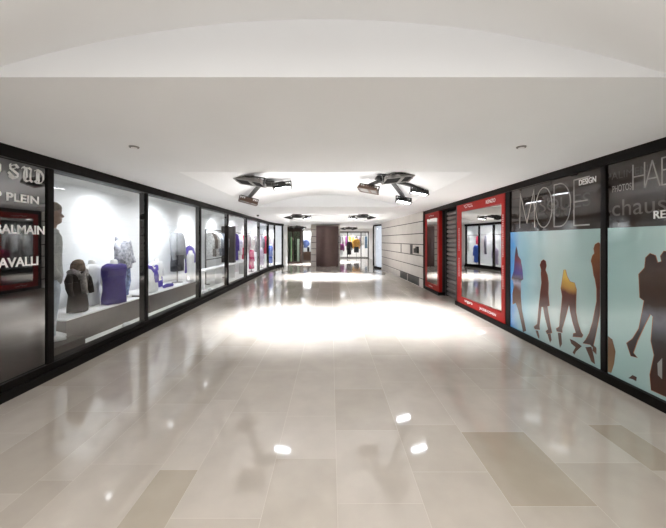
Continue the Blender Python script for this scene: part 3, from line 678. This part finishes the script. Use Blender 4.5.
wall_plate('vent_grille', 'grey louvred vent at floor level of the stone wall, the narrower farther one', 'vent', 12.28, 13.3, .02, .30, M['grille'], 7, 'floor level vents of the stone wall')
t = wall_plate('call_panel', 'tall narrow black plate in the stone wall beside the small black box', 'panel', 11.55, 11.85, 1.13, 1.49, M['black'])
wall_plate('access_strip', 'thin black upright strip in the stone wall, farther than the black plate', 'panel', 13.1, 13.22, 1.13, 1.49, M['black'])
t = thing('wall_box', 'small black box with a hood fixed on the stone wall near the red mirror', 'box', (sx(11.0)-.02, 11.0, 1.2))
MB().prism([(sx(10.82)-.05, 10.82), (sx(11.3)-.05, 11.3), (sx(11.3)-.004, 11.3), (sx(10.82)-.004, 10.82)], 1.19, 1.36).build('body', M['black'], t, bevel=.006)
MB().prism([(sx(10.82)-.06, 10.82), (sx(11.05)-.06, 11.05), (sx(11.05)-.004, 11.05), (sx(10.82)-.004, 10.82)], 1.36, 1.43).build('hood', M['black'], t, bevel=.006)

# curved glazed corner past the stone wall
w = sempty('window_14', (2.8, 17.7, 0))
arc = [(2.92, 17.32), (2.82, 17.45), (2.72, 17.62), (2.64, 17.82), (2.60, 18.05), (2.60, 18.4)]
g = MB(); ins = [(x+.012, y+.004) for x, y in arc]
g.prism(arc+ins[::-1], .08, 2.5); g.build('pane', M['glass'], w, smooth=True)
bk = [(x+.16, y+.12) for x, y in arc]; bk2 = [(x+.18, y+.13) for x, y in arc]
MB().prism(bk+bk2[::-1], .08, 2.5).build('glow_backing', emis('pale blue white brightening glow', (.86, .90, 1.0), .62), w)  # backing given its own glow to brighten the curved window
out = [(x-.03, y-.02) for x, y in arc]; inn = [(x+.2, y+.14) for x, y in arc]
MB().prism(out+inn[::-1], 0, .08).build('sill', M['frame'], w); MB().prism(out+inn[::-1], 2.5, 2.58).build('head', M['frame'], w)
MB().box(2.57, 2.63, 18.38, 18.46, .08, 2.5).build('mullion', M['frame'], w)
struct(MB().prism([(2.64, 18.4), (3.6, 18.4), (3.6, 30.6), (3.5, 30.6), (3.5, 18.55), (2.64, 18.55)], 0, H-.002).build('wall_corner', M['white']))
struct(MB().prism([(2.60, 18.4), (2.57, 18.05), (2.61, 17.8), (2.69, 17.58), (2.80, 17.40), (2.92, 17.3), (3.4, 17.3), (3.4, 18.4)], 2.58, H-.001).build('trim_3', M['white']))

# ------------------------------------------------------------------ far end: stone pier with brown panel
mb = MB(); mb.cm = 1; mb.box(-1.27, .56, 19.22, 20.1, 0, H-.003); mb.cm = 0
for a, b in zip(zc, zc[1:]): mb.box(-1.29, .58, 19.2, 20.12, a+(.016 if a else 0), b-.016)
struct(mb.build('wall_pier', [M['stone'], M['joint']]))
mb = MB(); pts = []
for i in range(21):
    t_ = -1+2*i/20; pts.append((-.235+.71*t_, 18.86+.20*t_*t_))
mb.prism(pts+[(.475, 19.195), (-.945, 19.195)], .0, 2.56)
t = tag(mb.build('cladding_panel', M['panel'], origin=(-.235, 19.0, 0)), 'tall dark brown bowed metal panel on the stone pier at the far end', 'panel')

# lift doors on the far left
w = sempty('door_1', (-2.72, 21.3, 0), 'dark bronze framed glass lift doors at the far left', 'door')
f = MB(); f.box(-3.45, -3.22, 21.2, 21.5, 0, 2.52); f.box(-2.19, -2.05, 21.2, 21.5, 0, 2.52); f.box(-3.22, -2.19, 21.2, 21.5, 2.25, 2.52); f.box(-2.76, -2.66, 21.25, 21.45, 0, 2.25); f.box(-3.22, -2.19, 21.22, 21.45, 0, .14)
f.build('frame', M['bronze'], w)
for a, b in ((-3.22, -2.76), (-2.66, -2.19)): MB().box(a, b, 21.33, 21.345, .14, 2.25).build('leaf', M['glassg'], w)
struct(MB().box(-3.45, -2.05, 22.2, 22.3, 0, H-.002).build('wall_lift', mat('lift car lining', (.035, .03, .022), .35, var=.2)))
tag(MB().box(-2.98, -2.84, 22.15, 22.2, 0, 1.9).build('lift_reflection', M['reflectgreen'], origin=(-2.91, 22.17, 0)), 'tall pale green glowing strip, added for the reflection in the bronze lift doors', 'light')  # glow stands in for the green reflection in the lift glass
tag(MB().box(-2.50, -2.34, 22.15, 22.2, 0, 1.75).build('notice_board', M['white'], origin=(-2.42, 22.17, 0)), 'tall pale board behind the right leaf of the bronze lift doors', 'board')
struct(MB().box(-7, -3.45, 21.25, 21.4, 0, H-.002).build('wall_far_left', M['white']))
# far left shop window between lift and pier
w = sempty('window_15', (-2.0, 25.3, 0))
MB().box(-3.2, -1.2, 25.3, 25.45, 0, .68).build('stall_riser', M['wood'], w)
MB().box(-3.2, -1.2, 25.36, 25.37, .68, 2.4).build('pane', M['glass'], w)
MB().box(-3.2, -1.2, 25.3, 25.45, 2.4, H-.003).build('head', M['white'], w)
struct(MB().box(-3.4, -1.0, 26.4, 26.5, 0, H-.002).build('wall_far_shop', M['shopwhite']))
hanging('blue jacket hanging in the small far window left of the pier', -2.15, 26.0, 1.75, .75, .45, fab('far blue', (.16, .22, .50), .3), rot=PI/2)
hanging('white jacket hanging in the small far window left of the pier', -1.58, 26.1, 2.2, .8, .40, f_white, rot=PI/2)
bust('small dark form in the far window left of the pier', -1.95, 25.72, .0, 1.15, .35, f_dark)

# far right shop: glazed front with rails of garments behind
w = sempty('window_16', (2.0, 27.8, 0))
f = MB()
for x in (.1, 1.52, 2.78, 3.45): f.box(x-.04, x+.04, 27.75, 27.85, 0, 2.45)
f.box(.1, 3.5, 27.75, 27.85, 2.36, 2.46); f.box(.1, 3.5, 27.75, 27.85, 0, .07); f.build('frame', M['blackmetal'], w)
for a, b in ((.14, 1.48), (1.56, 2.74), (2.82, 3.41)): MB().box(a, b, 27.79, 27.80, .07, 2.36).build('pane', M['glass'], w)
struct(MB().box(.1, 3.5, 27.75, 27.9, 2.46, H-.002).build('trim_4', M['white']))
t = thing('garment_rail', 'black rail across the far shop carrying bright garments', 'rail', (1.9, 28.6, 2.1))
MB().tube((.3, 28.6, 2.1), (3.4, 28.6, 2.1), .016).build('rod', M['blackmetal'], t)
for x in (.4, 1.9, 3.3): MB().box(x-.012, x+.012, 28.59, 28.61, 2.1, H-.01).build('hanger_rod', M['blackmetal'], t)
fr = [((.45, .10, .20), 'crimson'), ((.10, .10, .16), 'navy'), ((.65, .62, .62), 'white'), ((.50, .12, .45), 'magenta'), ((.70, .35, .06), 'orange'), ((.72, .50, .12), 'golden yellow'), ((.08, .08, .09), 'black'), ((.45, .38, .50), 'lilac'), ((.60, .58, .55), 'cream'), ((.12, .20, .30), 'teal')]
for i, (c, nme) in enumerate(fr): hanging('%s garment on the black rail of the far shop' % nme, .55+i*.31, 28.6, 2.08, [.9, 1.2, .8, 1.0][i % 4], .26, fab('far cloth '+nme, c, .35), rot=PI/2, group='garments on the far rail', sleeves=False)
bust('small form in an orange top at the far glass front', 2.38, 28.15, .0, 1.85, .5, fab('orange knit', (.75, .36, .08), .4), m_low=f_dark, rot=-PI/2, hem=.5)
bust('small form in a dark coat at the far glass front', 1.72, 28.15, .0, 1.6, .40, f_dark, rot=-PI/2, hem=.3)
bust('small form in a plum top at the far glass front', .95, 28.15, .0, 1.4, .45, fab('plum knit', (.30, .05, .22), .4), m_low=f_white, rot=-PI/2, hem=.3)

# ------------------------------------------------------------------ ceiling floodlight clusters
lights = []
def area(name, loc, dirv, sx_, sy_, watt, col=(1, 1, 1), spread=PI):
    l = bpy.data.lights.new(name, 'AREA'); l.shape = 'RECTANGLE'; l.size = sx_; l.size_y = sy_; l.energy = watt; l.color = col; l.spread = spread
    o = bpy.data.objects.new(name, l); C.objects.link(o); o.location = loc
    o.rotation_euler = Vector(dirv).to_track_quat('-Z', 'Y').to_euler(); return o
def flood_head(t, p, d, yaw, w, lit, mbody, anchor, W=.40, D=.24):
    """flat flood: shallow finned body, lens, yoke; d is where it points"""
    if lit: W, D = .36, .12
    elif mbody is M['greymetal']: W, D = .52, .30
    p = Vector(p); d = Vector(d).normalized()
    xax = Vector((math.cos(yaw), math.sin(yaw), 0)); xax = (xax-d*xax.dot(d)).normalized(); yax = (-d).cross(xax)
    mtx = Matrix.Translation(p) @ Matrix((xax, yax, -d)).transposed().to_4x4()
    h = MB(); h.obox(mtx, W/2, D/2, .022)
    for i in range(9): h.obox(mtx, .006, D*.42, .022, (-W*.42+i*W*.105, 0, .04))
    h.obox(mtx, W*.22, D*.2, .035, (0, 0, .05))
    hd = h.build('flood_head', mbody, t, origin=p)
    r = MB(); r.obox(mtx, W/2, .014, .010, (0, D/2, -.028)).obox(mtx, W/2, .014, .010, (0, -D/2, -.028)).obox(mtx, .014, D/2, .010, (W/2, 0, -.028)).obox(mtx, .014, D/2, .010, (-W/2, 0, -.028)); r.build('rim', mbody, hd)
    l = MB(); l.obox(mtx, W*.44, D*.38, .006, (0, 0, -.028)); l.build('lens', M['lampon'] if lit else M['greymetal'] if mbody is M['brownmetal'] else M['lensdark'], hd)
    if not lit: MB().obox(mtx, .03, D*.44, .006, (W*.1, 0, -.038)).build('lamp_bracket', mbody, hd)
    yk = MB(); yk.obox(mtx, .008, .02, .07, (W/2+.012, 0, .03)).obox(mtx, .008, .02, .07, (-W/2-.012, 0, .03)).obox(mtx, W/2+.02, .02, .006, (0, 0, .10)); yk.build('yoke', M['blackmetal'], hd)
    top = mtx @ Vector((0, 0, .10))
    MB().bar(anchor, top, .07, .05).build('arm', M['blackmetal'], t)
    return mtx
def cluster(label, cx, cy, heads, zt=None, bars=()):
    zc_ = (vault_z(cx) if zt is None else zt)
    t = thing('floodlight_cluster', label, 'ceiling light', (cx, cy, zc_-.02), 'black floodlight clusters on the ceiling')
    pl = MB(); pl.box(cx-.20, cx+.20, cy-.13, cy+.13, zc_-.055, zc_-.03); pl.box(cx-.05, cx+.05, cy-.05, cy+.05, zc_-.05, zc_-.0); pl.build('ceiling_plate', M['blackmetal'], t, bevel=.004)
    bl = MB(); bl.box(cx-.14, cx+.14, cy-.09, cy+.09, zc_-.13, zc_-.055); bl.build('ballast_box', M['blackmetal'], t, bevel=.006)
    for (p, d, yaw, lit, mb_, watt) in heads:
        m_ = flood_head(t, p, d, yaw, .4, lit, M[mb_], (cx+.1*(1 if p[0] > cx else -1), cy, zc_-.09))
        if watt: area('flood_lamp', m_ @ Vector((0, 0, -.06)), (d[0]*.5, 0, -1), .32, .16, watt, (.93, .96, 1.0), 1.35)
    return t
DN = 44
cluster('near right floodlight cluster with two lit heads, on the vault before the red mirrors', 1.07, 5.85,
        [((1.82, 6.18, 2.655), (-.1, -.16, -.95), .22, True, 'blackmetal', DN), ((1.73, 7.15, 2.60), (-.1, -.30, -.95), .22, True, 'blackmetal', DN),
         ((1.22, 5.50, 2.80), (.15, -.14, -1), .1, False, 'greymetal', 0), ((.78, 6.25, 2.72), (-.3, -.12, -1), -.35, False, 'brownmetal', 0)])
cluster('near left floodlight cluster with one lit head, on the vault before the display windows', -1.35, 6.15,
        [((-1.03, 6.35, 2.80), (.1, -.22, -.95), -.1, True, 'blackmetal', DN*1.5), ((-1.50, 5.58, 2.76), (-.2, -.12, -1), -.15, False, 'greymetal', 0), ((-1.93, 7.0, 2.57), (-.2, -.12, -1), .4, False, 'brownmetal', 0)])
def far_cluster(label, cx, cy, z, flip, watt):
    s = flip
    cluster(label, cx, cy, [((cx+s*.45, cy+.1, z-.17), (.2*s, 0, -1), .2*s, True, 'blackmetal', watt), ((cx-s*.42, cy+.1, z-.15), (-.2*s, .2, -1), -.2*s, False, 'blackmetal', 0), ((cx+s*.05, cy-.4, z-.15), (0, .2, -1), 0, False, 'blackmetal', 0)], z)
far_cluster('small far floodlight cluster over the left side of the passage', -1.55, 13.6, vault_z(-1.55), 1, 110)
far_cluster('small far floodlight cluster over the right side, before the stone wall end', 1.45, 13.6, vault_z(1.45), -1, 110)
far_cluster('tiny dark floodlight cluster near the lift doors', -2.35, 20.6, H, 1, 70)
far_cluster('tiny dark floodlight cluster beyond the pier on the right', 1.35, 22.5, H, -1, 150)

# small ceiling fittings
for x, lb in ((-2.10, 'small round recessed downlight in the flat ceiling above the left windows'), (2.03, 'small round recessed downlight in the flat ceiling above the right windows')):
    t = thing('recessed_downlight', lb, 'ceiling light', (x, 3.2, H), 'recessed downlights near the camera')
    MB().loft([ring(x, 3.2, H-.012, .045, .045, 20, 0, 1), ring(x, 3.2, H, .05, .05, 20, 0, 1)]).build('rim', M['greymetal'], t)
    MB().loft([ring(x, 3.2, H-.016, .03, .03, 16, 0, 1), ring(x, 3.2, H-.012, .03, .03, 16, 0, 1)]).build('lens', M['white'], t)
tag(MB().loft([ring(-2.9, 11.9, H-.06, .03, .03, 14, 0, 1), ring(-2.9, 11.9, H-.03, .05, .05, 14, 0, 1), ring(-2.9, 11.9, H, .05, .05, 14, 0, 1)]).build('smoke_detector', M['blackmetal'], origin=(-2.9, 11.9, H-.06), smooth=True), 'tiny dark detector on the ceiling above the left windows', 'detector')

# ------------------------------------------------------------------ light
UP = 30
for (x, y, wt) in ((.9, 6.6, UP*.2), (-1.1, 6.7, UP*.2), (-1.2, 13.7, UP*.2), (1.1, 13.7, UP*.2), (1.1, -.6, UP*.62), (-1.2, -.6, UP*.62)):
    area('vault_wash_fill', (x, y, 2.44), (0, 0, 1), 1.5, 2.4, wt, (1, .985, .97))  # unseen panels added below the vaults to emulate the clusters' upward wash
for x in (1.1, -1.2): area('rear_vault_fill', (x, -.8, 2.6), (0, .1, -1), .4, .25, 60, (1, .97, .93))  # unseen general fill for the near end, added without fixtures
for y, wy in spots:
    k = 1.0 if y < 13 else 1.5; zl = 2.75 if y < 15 else 2.64
    area('shop_lamp_and_fill', (-3.85, y, zl), (-.75, wy-y, -.95), .12, .12, 7*k, (.95, .975, 1.0), 1.15)
    area('shop_lamp_and_fill', (-3.62, y+.5, zl), (-.35, .0, -1), .10, .10, 12*k, (.97, .985, 1.0), 2.3)  # unseen fill added to bring up the clothes
area('shop_lamp_and_fill', (-3.35, 19.2, 2.64), (-.2, 0, -1), .12, .12, 16, (.95, .975, 1.0))  # this and the next are unseen, added to brighten the dim far bay
area('shop_lamp_and_fill', (-3.5, 17.4, 2.64), (-.3, .1, -1), .12, .12, 14, (.95, .975, 1.0))
for (x, y, e) in ((1.9, 28.5, 90), (-2.0, 25.9, 40), (-2.7, 21.9, 10), (2.95, 18.1, 10)):
    area('far_shop_lamp', (x, y, 2.55), (0, 0, -1), .8, .5, e)

world = bpy.data.worlds.new('world'); scene.world = world; world.use_nodes = True
world.node_tree.nodes['Background'].inputs[0].default_value = (1, .98, .95, 1); world.node_tree.nodes['Background'].inputs[1].default_value = .05

# ------------------------------------------------------------------ camera
cam = bpy.data.cameras.new('camera'); cam.sensor_width = 36; cam.lens = F/666*36
cam.shift_x = (333-VX)/666; cam.shift_y = -(264-VY)/666; cam.clip_start = .05; cam.clip_end = 100
co = bpy.data.objects.new('camera', cam); C.objects.link(co); co.location = (0, 0, EYE); co.rotation_euler = (PI/2, 0, 0)
scene.camera = co
vs = scene.view_settings; vs.view_transform = 'Standard'; vs.look = 'None'; vs.gamma = 1; vs.use_curve_mapping = False; vs.exposure = 0.6
